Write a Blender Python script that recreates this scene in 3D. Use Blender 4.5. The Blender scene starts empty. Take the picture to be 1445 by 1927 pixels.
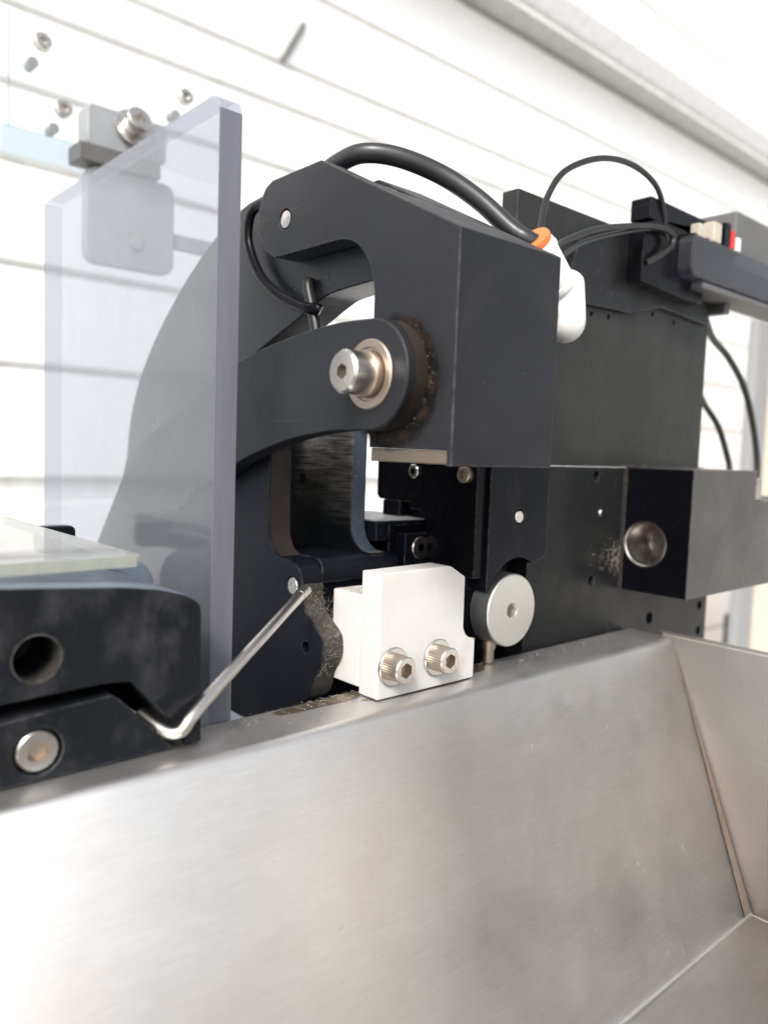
import bpy, bmesh, math, random
from mathutils import Vector, Matrix
random.seed(7)
S = 0.001                      # all lengths below are millimetres
scene = bpy.context.scene
col = scene.collection

# ------------------------------------------------------------------ camera
cam_d = bpy.data.cameras.new('camera'); cam = bpy.data.objects.new('camera', cam_d); col.objects.link(cam)
yaw, pitch, roll = math.radians(41.72), math.radians(-4.52), math.radians(2.01)
fwd = Vector((math.sin(yaw)*math.cos(pitch), math.cos(yaw)*math.cos(pitch), math.sin(pitch)))
rt = Vector((math.cos(yaw), -math.sin(yaw), 0)); upv = rt.cross(fwd)
r2 = math.cos(roll)*rt + math.sin(roll)*upv; u2 = -math.sin(roll)*rt + math.cos(roll)*upv
mw = Matrix.Identity(4)
for i in range(3):
    mw[i][0], mw[i][1], mw[i][2] = r2[i], u2[i], -fwd[i]
mw.translation = Vector((-156.1, -175.2, 77.1))*S
cam.matrix_world = mw
cam_d.sensor_fit = 'HORIZONTAL'; cam_d.sensor_width = 36; cam_d.lens = 36*1473/1445
cam_d.clip_start = 0.005; cam_d.clip_end = 100
cam_d.dof.use_dof = True; cam_d.dof.focus_distance = 0.25; cam_d.dof.aperture_fstop = 12.5
scene.camera = cam

# ------------------------------------------------------------------ sky, sun, exposure
SUN = Vector((-0.60, -0.43, 0.68)).normalized()      # towards the sun
w = bpy.data.worlds.new('World'); scene.world = w; w.use_nodes = True
nt = w.node_tree; nt.nodes.clear()
sky = nt.nodes.new('ShaderNodeTexSky'); sky.sky_type = 'NISHITA'; sky.sun_disc = False
sky.sun_elevation = math.asin(SUN.z); sky.sun_rotation = math.atan2(SUN.x, SUN.y)
sky.dust_density = 4.0; sky.air_density = 1.0; sky.ozone_density = 1.0
hs = nt.nodes.new('ShaderNodeHueSaturation'); hs.inputs['Saturation'].default_value = 0.22
bg = nt.nodes.new('ShaderNodeBackground'); bg.inputs['Strength'].default_value = 0.15
wo = nt.nodes.new('ShaderNodeOutputWorld')
nt.links.new(sky.outputs[0], hs.inputs['Color']); nt.links.new(hs.outputs[0], bg.inputs[0]); nt.links.new(bg.outputs[0], wo.inputs[0])
sd = bpy.data.lights.new('sun', 'SUN'); sun = bpy.data.objects.new('sun', sd); col.objects.link(sun)
sd.energy = 1.5; sd.angle = math.radians(13); sd.color = (1.0, 0.96, 0.91)
sun.rotation_euler = SUN.to_track_quat('Z', 'Y').to_euler()
scene.view_settings.view_transform = 'Standard'; scene.view_settings.look = 'None'
scene.view_settings.exposure = 0.72; scene.view_settings.gamma = 1.0; scene.view_settings.use_curve_mapping = False
try:
    scene.cycles.use_denoising = True
    scene.cycles.max_bounces = 10; scene.cycles.transparent_max_bounces = 12
    scene.cycles.caustics_reflective = False; scene.cycles.caustics_refractive = False
except Exception:
    pass

# ------------------------------------------------------------------ materials
def nodes(name):
    m = bpy.data.materials.new(name); m.use_nodes = True
    t = m.node_tree; b = t.nodes['Principled BSDF']
    return m, t, b
def coord(t, scale=(1, 1, 1), rot=(0, 0, 0)):
    c = t.nodes.new('ShaderNodeTexCoord'); mp = t.nodes.new('ShaderNodeMapping')
    g = t.nodes.new('ShaderNodeNewGeometry')
    mp.inputs['Scale'].default_value = scale; mp.inputs['Rotation'].default_value = rot
    t.links.new(g.outputs['Position'], mp.inputs['Vector'])
    return mp.outputs[0]
def noise(t, vec, scale, detail=4, rough=.55):
    n = t.nodes.new('ShaderNodeTexNoise'); n.inputs['Scale'].default_value = scale
    n.inputs['Detail'].default_value = detail; n.inputs['Roughness'].default_value = rough
    t.links.new(vec, n.inputs['Vector']); return n.outputs['Fac']
def ramp(t, fac, stops):
    r = t.nodes.new('ShaderNodeValToRGB'); e = r.color_ramp.elements
    while len(e) > 1: e.remove(e[0])
    e[0].position, e[0].color = stops[0][0], (*stops[0][1], 1)
    for p, c in stops[1:]:
        k = e.new(p); k.color = (*c, 1)
    t.links.new(fac, r.inputs[0]); return r.outputs[0]
def g3(v): return (v, v, v)
def mix(t, fac, a, b, mode='MIX'):
    n = t.nodes.new('ShaderNodeMix'); n.data_type = 'RGBA'; n.blend_type = mode
    if isinstance(fac, (int, float)): n.inputs[0].default_value = fac
    else: t.links.new(fac, n.inputs[0])
    for s, v in ((6, a), (7, b)):
        if isinstance(v, tuple): n.inputs[s].default_value = (*v, 1)
        else: t.links.new(v, n.inputs[s])
    return n.outputs[2]
def bump(t, b, h, strength, dist=.0002):
    n = t.nodes.new('ShaderNodeBump'); n.inputs['Strength'].default_value = strength; n.inputs['Distance'].default_value = dist
    t.links.new(h, n.inputs['Height']); t.links.new(n.outputs[0], b.inputs['Normal'])

def edge_mask(t, v, radius=.0007):
    """worn edges: where the rounded normal leaves the face normal, broken up by noise"""
    bv = t.nodes.new('ShaderNodeBevel'); bv.samples = 4; bv.inputs[0].default_value = radius
    ge = t.nodes.new('ShaderNodeNewGeometry'); dt = t.nodes.new('ShaderNodeVectorMath'); dt.operation = 'DOT_PRODUCT'
    t.links.new(bv.outputs[0], dt.inputs[0]); t.links.new(ge.outputs['Normal'], dt.inputs[1])
    e = ramp(t, dt.outputs['Value'], [(.80, g3(1)), (.985, g3(0))])
    return mix(t, 1.0, e, ramp(t, noise(t, v, 330, 5, .7), [(.42, g3(.05)), (.66, g3(1))]), 'MULTIPLY')
def anodized(name, base, rough=.42, dust=.5, dustcol=(.32, .27, .22), smear=.0, spec=.35, wear=.8):
    m, t, b = nodes(name); v = coord(t)
    n1 = noise(t, v, 34, 6, .62); n2 = noise(t, v, 1400, 2); n3 = noise(t, v, 420, 8, .75)
    c = mix(t, ramp(t, n1, [(.3, g3(0)), (.7, g3(1))]), tuple(x*.75 for x in base), tuple(min(1, x*1.25) for x in base))
    sp = ramp(t, n3, [(.66 - .03*dust, g3(0)), (.78, g3(.5*dust))])
    cl = ramp(t, noise(t, v, 26, 3), [(.40, g3(.15)), (.62, g3(1))])          # dust gathers in patches
    c = mix(t, mix(t, 1.0, sp, cl, 'MULTIPLY'), c, dustcol)
    film = ramp(t, noise(t, coord(t, (1, 1, .5)), 70, 9, .72), [(.56, g3(0)), (.8, g3(.10*dust))])
    c = mix(t, film, c, dustcol)
    for rt_, sc in (((.3, .5, .9), 210), ((1.2, .2, .4), 170)):               # fine scratches
        ns = noise(t, coord(t, (1, .018, 1), rt_), sc*4, 2, .5)
        c = mix(t, ramp(t, ns, [(.735, g3(0)), (.76, g3(.16))]), c, (.24, .24, .25))
    if smear:
        n4 = noise(t, coord(t, (1, 1, .8)), 75, 10, .68)
        c = mix(t, ramp(t, n4, [(.5, g3(0)), (.78, g3(smear))]), c, (.17, .17, .18))
    if wear: c = mix(t, mix(t, 1.0, edge_mask(t, v), g3(wear), 'MULTIPLY'), c, (.26, .26, .27))
    t.links.new(c, b.inputs['Base Color'])
    rr = ramp(t, noise(t, v, 48, 7, .66), [(.3, g3(rough*.75)), (.72, g3(min(1, rough*1.35)))]); t.links.new(rr, b.inputs['Roughness'])
    b.inputs['Specular IOR Level'].default_value = spec
    bump(t, b, n2, .12, .00006)
    return m
M = {}
M['head'] = anodized('satin charcoal anodised', (.016, .0165, .020), .42, .35, spec=.3)
M['black'] = anodized('blue black anodised', (.006, .007, .011), .34, .6, spec=.14)
M['black2'] = anodized('dusty black plate', (.013, .0135, .014), .38, 1.1, spec=.22)
M['gloss'] = anodized('glossy black anodised', (.004, .004, .006), .26, .2, spec=.12)
M['plate'] = anodized('greenish black anodised', (.024, .025, .023), .42, .7, spec=.3)
M['block'] = anodized('brown grey anodised', (.070, .066, .061), .42, .3)
M['worn'] = anodized('worn black slide', (.009, .010, .013), .38, .8, smear=.26, wear=1.0, spec=.2)
M['lobe'] = anodized('dusty black edge', (.040, .036, .031), .7, 2.6, (.33, .29, .24))
M['worn_blue'] = anodized('blue worn edge', (.075, .095, .13), .38, 2.4, (.42, .45, .48))
M['mottled'] = anodized('mottled black sheet', (.010, .010, .011), .4, 1.8, (.20, .19, .18))
M['arm'] = anodized('semi gloss black arm', (.012, .013, .016), .3, .3, spec=.4)
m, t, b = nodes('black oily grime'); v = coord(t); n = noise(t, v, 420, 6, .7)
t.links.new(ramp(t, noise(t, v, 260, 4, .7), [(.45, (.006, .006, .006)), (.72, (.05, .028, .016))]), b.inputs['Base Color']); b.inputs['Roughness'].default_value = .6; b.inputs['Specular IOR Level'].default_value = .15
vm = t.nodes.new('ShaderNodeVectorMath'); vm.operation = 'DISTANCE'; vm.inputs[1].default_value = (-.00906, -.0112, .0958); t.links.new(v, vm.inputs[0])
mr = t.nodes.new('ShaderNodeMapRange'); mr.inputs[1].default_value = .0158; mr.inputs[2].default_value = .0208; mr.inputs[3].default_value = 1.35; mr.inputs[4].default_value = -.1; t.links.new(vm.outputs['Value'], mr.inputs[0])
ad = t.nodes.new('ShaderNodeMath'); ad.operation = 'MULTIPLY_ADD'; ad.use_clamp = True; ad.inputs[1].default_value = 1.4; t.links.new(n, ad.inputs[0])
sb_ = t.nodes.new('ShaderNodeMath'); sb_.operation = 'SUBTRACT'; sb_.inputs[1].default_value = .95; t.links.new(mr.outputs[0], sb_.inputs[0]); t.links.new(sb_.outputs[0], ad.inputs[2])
t.links.new(ad.outputs[0], b.inputs['Alpha']); M['grime_shade'] = m
M['rust'] = anodized('rusty black edge', (.024, .018, .014), .6, 1.5, (.20, .11, .06))
# scratched plate inside the throat
m, t, b = nodes('scratched black plate'); v = coord(t, (1, .07, 1)); n = noise(t, v, 900, 5, .7)
v2 = coord(t); n2 = noise(t, v2, 55, 3)
b.inputs['Specular IOR Level'].default_value = .3
mask = mix(t, 1.0, ramp(t, n, [(.36, g3(.1)), (.6, g3(1))]), ramp(t, n2, [(.3, g3(.15)), (.55, g3(1))]), 'MULTIPLY')
sx = t.nodes.new('ShaderNodeSeparateXYZ'); t.links.new(coord(t), sx.inputs[0])
mr = t.nodes.new('ShaderNodeMapRange'); mr.inputs[1].default_value = .048; mr.inputs[2].default_value = .080; t.links.new(sx.outputs[2], mr.inputs[0])
mask = mix(t, 1.0, mask, mr.outputs[0], 'MULTIPLY')  # lighter towards the top: reflection above and recess shade below put into the colour
t.links.new(mix(t, mask, (.006, .007, .009), (.30, .29, .27)), b.inputs['Base Color']); b.inputs['Roughness'].default_value = .38
bump(t, b, n, .1, .00005); M['scratched'] = m
# white engineering plastic
m, t, b = nodes('white plastic'); v = coord(t); n = noise(t, v, 45, 4); nf = noise(t, v, 900, 3)
t.links.new(ramp(t, n, [(.3, (.70, .67, .64)), (.6, (.76, .735, .71)), (.8, (.64, .59, .52))]), b.inputs['Base Color'])
wc = b.inputs['Base Color'].links[0].from_socket; t.links.new(mix(t, mix(t, 1.0, edge_mask(t, v, .0012), g3(.35), 'MULTIPLY'), wc, (.55, .47, .36)), b.inputs['Base Color'])
b.inputs['Roughness'].default_value = .42; b.inputs['Subsurface Weight'].default_value = .25
b.inputs['Subsurface Radius'].default_value = (.004, .0035, .003); b.inputs['Subsurface Scale'].default_value = 1.0
bump(t, b, nf, .08, .00005); M['white'] = m
# stainless
def brushed(name, base, rough, streak=.5, stain=.35, ax=(.06, 1, 1), tint=(.40, .34, .29)):
    m, t, b = nodes(name); vs = coord(t, ax); v = coord(t)
    ns = noise(t, vs, 2300, 6, .7); nl = noise(t, v, 9, 6, .62); nm = noise(t, v, 38, 6, .65)
    c = mix(t, ramp(t, ns, [(.3, g3(0)), (.7, g3(1))]), tuple(x*(1-.3*streak) for x in base), base)
    c = mix(t, ramp(t, nl, [(.46, g3(0)), (.72, g3(stain))]), c, tint)
    t.links.new(c, b.inputs['Base Color']); b.inputs['Metallic'].default_value = 1
    ra = ramp(t, nm, [(.3, g3(rough*.92)), (.7, g3(rough*1.1))]); t.links.new(ra, b.inputs['Roughness'])
    bump(t, b, ns, .16*streak, .00006); return m
M['steel'] = brushed('brushed stainless', (.90, .885, .865), .45, .45, .62, (.04, 1, 1), (.62, .54, .465))
M['steelside'] = brushed('matt stainless', (.74, .71, .67), .55, .4, .2, (1, .06, 1))
M['bolt'] = brushed('stainless bolt', (.66, .63, .59), .26, .3, .3, (1, 1, 1))
M['boltdust'] = brushed('dusty stainless bolt', (.50, .43, .36), .42, .4, .9, (1, 1, 1), (.36, .24, .16))
M['alu'] = brushed('turned aluminium', (.74, .73, .69), .40, .5, .15, (1, 1, 1))
M['shim'] = brushed('brown tarnished shim', (.33, .27, .21), .5, .8, .5, (1, .06, 1), (.20, .14, .10))
M['seam_reflection'] = brushed('brown reflection steel', (.64, .55, .47), .5, .5, .7, (1, .1, .1), (.34, .22, .14))  # brown tint stands for the end wall's reflection
M['chrome'] = brushed('polished bore', (.36, .34, .32), .28, .1, .4, (1, 1, 1))
def plain(name, colr, rough=.5, metal=0, var=.12):
    m, t, b = nodes(name); v = coord(t); n = noise(t, v, 50, 4)
    t.links.new(ramp(t, n, [(.3, tuple(x*(1-var) for x in colr)), (.7, tuple(min(1, x*(1+var)) for x in colr))]), b.inputs['Base Color'])
    b.inputs['Roughness'].default_value = rough; b.inputs['Metallic'].default_value = metal; return m
M['rubber'] = plain('black rubber hose', (.022, .022, .024), .33)
M['cable'] = plain('black cable', (.012, .012, .012), .4)
M['fitting'] = plain('white fitting', (.82, .81, .78), .35, 0, .03)
M['orange'] = plain('orange collar', (.80, .19, .05), .4)
M['ivory'] = plain('ivory connector', (.50, .45, .37), .5)
M['red'] = plain('red connector', (.55, .02, .02), .4)
M['hole'] = plain('dark bore', (.008, .008, .008), .6)
M['greybox'] = plain('grey painted housing', (.11, .11, .108), .5)
M['greybar'] = plain('grey metal bar', (.30, .31, .32), .45)
M['siding'] = plain('white painted siding', (.78, .78, .77), .55, 0, .03)
M['groove'] = plain('grey siding joint', (.66, .655, .64), .7)
M['beam'] = plain('grey beam', (.46, .455, .45), .6)
M['beige'] = plain('beige panel', (.72, .58, .46), .7, 0, .05)
M['post'] = plain('grey post', (.26, .26, .26), .5, 0, .03)
M['concrete'] = plain('pale concrete', (.66, .65, .62), .8)
M['bed'] = plain('pale grey bed', (.55, .56, .57), .45)
M['blue'] = anodized('blue grey bracket and lit edge', (.16, .19, .24), .4, .8, (.4, .4, .4))
# hazy polycarbonate, its frosted edge, glass slab and clear casing
def clear(name, tint, haze, hazecol, rough=.02, ior=1.5, scratch=0):
    m = bpy.data.materials.new(name); m.use_nodes = True; t = m.node_tree; t.nodes.clear()
    o = t.nodes.new('ShaderNodeOutputMaterial'); tr = t.nodes.new('ShaderNodeBsdfTransparent'); tr.inputs[0].default_value = (*tint, 1)
    df = t.nodes.new('ShaderNodeBsdfDiffuse'); tl = t.nodes.new('ShaderNodeBsdfTranslucent'); gl = t.nodes.new('ShaderNodeBsdfGlossy')
    gl.inputs['Roughness'].default_value = rough
    df.inputs[0].default_value = (*hazecol, 1); tl.inputs[0].default_value = (*hazecol, 1)
    a = t.nodes.new('ShaderNodeMixShader'); a.inputs[0].default_value = .5
    t.links.new(df.outputs[0], a.inputs[1]); t.links.new(tl.outputs[0], a.inputs[2])
    h = t.nodes.new('ShaderNodeMixShader')
    v = coord(t, (1, 1, .08)); n = noise(t, v, 260, 4); v2 = coord(t); n2 = noise(t, v2, 14, 3)
    f = mix(t, .5, ramp(t, n, [(.3, g3(haze*.8)), (.7, g3(haze*1.2))]), ramp(t, n2, [(.3, g3(haze*.8)), (.7, g3(haze*1.2))]))
    if scratch:
        n3 = noise(t, v2, 480, 6, .7); f = mix(t, ramp(t, n3, [(.66, g3(0)), (.74, g3(scratch))]), f, (.9, .9, .9))
    t.links.new(f, h.inputs[0]); t.links.new(tr.outputs[0], h.inputs[1]); t.links.new(a.outputs[0], h.inputs[2])
    fr = t.nodes.new('ShaderNodeFresnel'); fr.inputs[0].default_value = ior
    e = t.nodes.new('ShaderNodeMixShader'); ge = t.nodes.new('ShaderNodeNewGeometry'); mu = t.nodes.new('ShaderNodeMath'); mu.operation = 'MULTIPLY'; iv = t.nodes.new('ShaderNodeMath'); iv.operation = 'SUBTRACT'; iv.inputs[0].default_value = 1
    t.links.new(ge.outputs['Backfacing'], iv.inputs[1]); t.links.new(fr.outputs[0], mu.inputs[0]); t.links.new(iv.outputs[0], mu.inputs[1]); t.links.new(mu.outputs[0], e.inputs[0]); t.links.new(h.outputs[0], e.inputs[1]); t.links.new(gl.outputs[0], e.inputs[2])
    t.links.new(e.outputs[0], o.inputs[0]); return m
M['poly'] = clear('hazy polycarbonate', (.755, .775, .815), .16, (.74, .77, .83), .12)
M['polyedge'] = clear('frosted polycarbonate edge', (.5, .5, .62), .9, (.32, .32, .37), .4, 1.3, .7)
M['polyrim'] = clear('polished polycarbonate edge', (.93, .93, .95), .05, (.5, .5, .55), .2)
M['glass'] = clear('dusty glass slab', (.90, .91, .90), .42, (.78, .77, .745))
M['glassedge'] = clear('green glass edge', (.6, .68, .6), .85, (.62, .63, .58), .3)
M['acrylic'] = clear('clear acrylic', (.97, .98, .98), .04, (.8, .85, .85))
M['casing'] = clear('clear plastic casing', (.45, .45, .5), .10, (.5, .5, .56), .06)

# ------------------------------------------------------------------ geometry helpers
def thing(name, label, cat, loc, group=None):
    o = bpy.data.objects.new(name, None); col.objects.link(o); o.empty_display_size = .01
    o.location = Vector(loc)*S; o['label'] = label; o['category'] = cat
    if group: o['group'] = group
    return o
def worldloc(o):
    v = Vector((0, 0, 0))
    while o: v += o.location; o = o.parent
    return v
def finish(bm, name, mat, parent=None, bev=0, smooth=35, seg=2, kind=None, label=None):
    bmesh.ops.remove_doubles(bm, verts=bm.verts, dist=1e-5)
    bmesh.ops.recalc_face_normals(bm, faces=bm.faces)
    off = worldloc(parent) if parent else Vector((0, 0, 0))
    for vv in bm.verts: vv.co = vv.co*S - off
    me = bpy.data.meshes.new(name); bm.to_mesh(me); bm.free()
    for p in me.polygons: p.use_smooth = True
    me.set_sharp_from_angle(angle=math.radians(smooth))
    o = bpy.data.objects.new(name, me); col.objects.link(o)
    for mm in (mat if isinstance(mat, list) else [mat]): me.materials.append(M[mm])
    if parent: o.parent = parent
    if bev:
        md = o.modifiers.new('edge', 'BEVEL'); md.width = bev*S; md.segments = seg; md.limit_method = 'ANGLE'
        md.angle_limit = math.radians(40); md.harden_normals = True
    if kind: o['kind'] = kind
    if label: o['label'] = label
    return o
AX = {'x': lambda a, b, d: (d, a, b), 'y': lambda a, b, d: (a, d, b), 'z': lambda a, b, d: (a, b, d)}
def prism(poly, axis, a, b, bm=None):
    """polygon in the two other axes (x:(y,z)  y:(x,z)  z:(x,y)) extruded along axis from a to b"""
    bm = bm or bmesh.new(); f = AX[axis]
    v0 = [bm.verts.new(f(p[0], p[1], a)) for p in poly]; v1 = [bm.verts.new(f(p[0], p[1], b)) for p in poly]
    bm.faces.new(v0); bm.faces.new(v1[::-1]); n = len(poly)
    for i in range(n): bm.faces.new((v0[i], v1[i], v1[(i+1) % n], v0[(i+1) % n]))
    return bm
def box(x0, x1, y0, y1, z0, z1, bm=None):
    return prism([(x0, y0), (x1, y0), (x1, y1), (x0, y1)], 'z', z0, z1, bm)
def basis(d):
    d = Vector(d).normalized(); a = Vector((0, 0, 1)) if abs(d.z) < .9 else Vector((1, 0, 0))
    u = d.cross(a).normalized(); return d, u, d.cross(u)
def lathe(c, d, prof, seg=40, bm=None, knurl=None, caps=(1, 1)):
    """profile [(radius, height along d)], closed with caps"""
    bm = bm or bmesh.new(); d, u, v = basis(d); c = Vector(c); rings = []
    for k, (r, h) in enumerate(prof):
        if r < 1e-6: rings.append([bm.verts.new(c + d*h)]); continue
        ring = []
        for i in range(seg):
            a = 2*math.pi*i/seg; rr = r*(knurl[1] if knurl and k in knurl[0] and i % 2 else 1)
            ring.append(bm.verts.new(c + d*h + (u*math.cos(a) + v*math.sin(a))*rr))
        rings.append(ring)
    for A, B in zip(rings, rings[1:]):
        for i in range(seg):
            j = (i+1) % seg
            if len(A) == 1 and len(B) == 1: break
            if len(A) == 1: bm.faces.new((A[0], B[i], B[j]))
            elif len(B) == 1: bm.faces.new((A[i], A[j], B[0]))
            else: bm.faces.new((A[i], A[j], B[j], B[i]))
    for R, k in zip((rings[0], rings[-1]), caps):
        if k and len(R) > 1: bm.faces.new(R)
    return bm
def cyl(c, d, r, h, seg=40, ch=0, bm=None):
    p = [(r, 0), (r, h)] if not ch else [(r, 0), (r, h-ch), (r-ch, h)]
    return lathe(c, d, p, seg, bm)
def spline(pts, n=8):
    P = [Vector(p) for p in pts]; P = [P[0]*2-P[1]] + P + [P[-1]*2-P[-2]]; out = []
    for i in range(1, len(P)-2):
        for k in range(n):
            q = k/n; a, b_, c, d = P[i-1:i+3]
            out.append(.5*((2*b_) + (c-a)*q + (2*a-5*b_+4*c-d)*q*q + (3*b_-a-3*c+d)*q**3))
    out.append(P[-2]); return out
def tube(pts, r, seg=14, n=8, flat=None, smooth=True, bm=None):
    bm = bm or bmesh.new(); P = spline(pts, n) if smooth else [Vector(p) for p in pts]
    N = None; rings = []
    for i, p in enumerate(P):
        tg = (P[min(i+1, len(P)-1)] - P[max(i-1, 0)]).normalized()
        if N is None:
            N = Vector(flat).normalized() if flat else basis(tg)[1]
        N = (N - tg*N.dot(tg)).normalized(); B = tg.cross(N)
        ra, rb = (r if isinstance(r, tuple) else (r, r))
        rings.append([bm.verts.new(p + N*math.cos(2*math.pi*k/seg)*ra + B*math.sin(2*math.pi*k/seg)*rb) for k in range(seg)])
    for A, B in zip(rings, rings[1:]):
        for k in range(seg): bm.faces.new((A[k], A[(k+1) % seg], B[(k+1) % seg], B[k]))
    bm.faces.new(rings[0]); bm.faces.new(rings[-1]); return bm
def arc(c, r, a0, a1, n=8):
    return [(c[0]+r*math.cos(math.radians(a0+(a1-a0)*i/n)), c[1]+r*math.sin(math.radians(a0+(a1-a0)*i/n))) for i in range(n+1)]
def rounded(x0, x1, z0, z1, r, n=6):
    return arc((x1-r, z0+r), r, -90, 0, n) + arc((x1-r, z1-r), r, 0, 90, n) + arc((x0+r, z1-r), r, 90, 180, n) + arc((x0+r, z0+r), r, 180, 270, n)
def curve2(pts, n=6):
    return [(p.x, p.y) for p in spline([(a, b, 0) for a, b in pts], n)]
def cut(o, cutters):
    """drill / mill the given bmesh volumes out of o"""
    off = worldloc(o.parent) if o.parent else Vector((0, 0, 0)); tmp = []
    bevs = [(m.width, m.segments) for m in o.modifiers]; o.modifiers.clear()
    for bm in cutters:
        bmesh.ops.recalc_face_normals(bm, faces=bm.faces)
        for vv in bm.verts: vv.co = vv.co*S - off
        me = bpy.data.meshes.new('c'); bm.to_mesh(me); bm.free(); c = bpy.data.objects.new('c', me); col.objects.link(c); c.parent = o.parent
        md = o.modifiers.new('b', 'BOOLEAN'); md.operation = 'DIFFERENCE'; md.object = c; md.solver = 'EXACT'; tmp.append(c)
    bpy.context.view_layer.update(); dg = bpy.context.evaluated_depsgraph_get()
    me = bpy.data.meshes.new_from_object(o.evaluated_get(dg)); old = o.data; o.modifiers.clear(); o.data = me; me.name = o.name
    for p in me.polygons: p.use_smooth = True
    me.set_sharp_from_angle(angle=math.radians(35))
    for c in tmp:
        d = c.data; bpy.data.objects.remove(c); bpy.data.meshes.remove(d)
    bpy.data.meshes.remove(old)
    for wdt, sg in bevs:
        md = o.modifiers.new('edge', 'BEVEL'); md.width = wdt; md.segments = sg; md.limit_method = 'ANGLE'; md.angle_limit = math.radians(40); md.harden_normals = True
    return o
def screw(parent, name, c, d, r, h, hexr, depth, mat='bolt', knurl=False, seg=36, ch=.35, under=0, mats=None):
    """socket head: c on the surface, d outwards; hex recess cut into the crown"""
    bm = bmesh.new(); d, u, v = basis(d); c = Vector(c); seg = 72 if knurl else seg
    prof = [(r, -under), (r, h-ch), (r-ch, h)]
    rings = []
    for k, (rr, hh) in enumerate(prof):
        ring = []
        for i in range(seg):
            a = 2*math.pi*i/seg; q = rr*(.955 if knurl and k < 2 and i % 2 else 1)
            ring.append(bm.verts.new(c + d*(hh if not (knurl and k == 1) else h-ch*2.2) + (u*math.cos(a)+v*math.sin(a))*q))
        rings.append(ring)
    if knurl:
        rings.insert(2, [bm.verts.new(c + d*(h-ch) + (u*math.cos(2*math.pi*i/seg)+v*math.sin(2*math.pi*i/seg))*r) for i in range(seg)])
    bm.faces.new(rings[0])
    for A, B in zip(rings, rings[1:]):
        for i in range(seg): bm.faces.new((A[i], A[(i+1) % seg], B[(i+1) % seg], B[i]))
    def hexp(a):
        q = (a + math.pi/6) % (math.pi/3) - math.pi/6
        return hexr*math.cos(math.pi/6)/math.cos(q)
    hx = [bm.verts.new(c + d*h + (u*math.cos(2*math.pi*i/seg)+v*math.sin(2*math.pi*i/seg))*hexp(2*math.pi*i/seg)) for i in range(seg)]
    hb = [bm.verts.new(c + d*(h-depth) + (u*math.cos(2*math.pi*i/seg)+v*math.sin(2*math.pi*i/seg))*hexp(2*math.pi*i/seg)) for i in range(seg)]
    T = rings[-1]
    for i in range(seg):
        j = (i+1) % seg
        bm.faces.new((T[i], T[j], hx[j], hx[i])); bm.faces.new((hx[i], hx[j], hb[j], hb[i]))
    bm.faces.new(hb)
    bmesh.ops.recalc_face_normals(bm, faces=bm.faces)
    if mats:
        top = c + d*h
        for f in bm.faces:
            hgt = (f.calc_center_median()-c).dot(d)
            f.material_index = 0 if hgt > h-ch*1.6 and hgt > h-ch*2 else 1
            if hgt < h-ch*2 : f.material_index = 1
    return finish(bm, name, mats or mat, parent, 0, 30)
def washer(parent, c, d, r, ri, h, mat='bolt'):
    return finish(lathe(c, d, [(r, 0), (r, h*.7), (r-.3, h), (ri, h)], 44), 'washer', mat, parent, 0, 30)

# ------------------------------------------------------------------ setting: floor, wall, posts
g = finish(box(-40000, 40000, -40000, 40000, -905, -900), 'ground', 'concrete', None, kind='structure')
# plank siding behind the machine
wl = thing('plank_wall', 'white plank siding wall with thin grey joints behind the machine', 'wall', (900, 800, -900))
joints = [-900, -640, -380, -120, 12, 160, 276, 392, 476, 562, 620, 732, 846]
for a, b in zip(joints, joints[1:]):
    finish(box(-1500, 3600, 800, 822, a+(18 if a == 12 else 4), b-(12 if b == 12 else 4)), 'plank', 'siding', wl, 3)
finish(box(-1500, 3600, 809, 830, -900, 850), 'backing_board', 'groove', wl)
for x0 in (505,):
    finish(tube([(488, 797, 622), (524, 797, 685)], 4, smooth=False), 'slot_latch', 'greybox', wl)
bmx = thing('eaves_beam', 'long grey beam running along the top of the plank wall', 'beam', (900, 760, 850))
finish(box(-1500, 3600, 740, 830, 852, 918), 'beam_body', 'beam', bmx, 14, seg=4)
finish(box(-1500, 3600, 742, 745, 846, 851.5), 'trim_strip', 'groove', bmx)
so = thing('soffit_boards', 'white boarded soffit above the grey beam', 'soffit', (900, 800, 920))
for a, b in ((920, 1052), (1064, 1162), (1174, 1300), (1312, 1480)):
    finish(box(-1500, 3600, 798, 820, a, b), 'plank', 'siding', so, 1.2)
finish(box(-1500, 3600, 804, 828, 920, 1480), 'backing_board', 'groove', so)
po = thing('steel_post', 'blurred grey steel post standing in front of a beige panel', 'post', (950, 300, -900))
finish(prism(rounded(915, 965, 290, 304, 4), 'z', -900, 268), 'shaft', 'post', po)
finish(box(905, 975, 282, 312, -900, -888), 'foot_plate', 'post', po)
pn = thing('beige_panel', 'beige upright panel standing behind the grey steel post', 'panel', (1300, 420, -900))
finish(box(1262, 2100, 420, 440, -900, 240), 'panel_board', 'beige', pn, 3)
finish(box(1240, 1261, 416, 444, -900, 245), 'panel_frame', 'greybar', pn, 2)
finish(box(1205, 1238, 425, 440, -900, -190), 'dark_channel', 'hole', pn, 1)

# ------------------------------------------------------------------ machine bed
bd = thing('machine_bed', 'pale grey machine bed under the black frame, mostly hidden by the tray', 'machine bed', (50, 130, -900))
finish(box(-170, 241, 14.5, 330, -60, -21), 'bed_plate', 'bed', bd, 1)
finish(box(-120, 200, 60, 300, -900, -60.2), 'pedestal', 'greybar', bd, 2)

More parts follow.
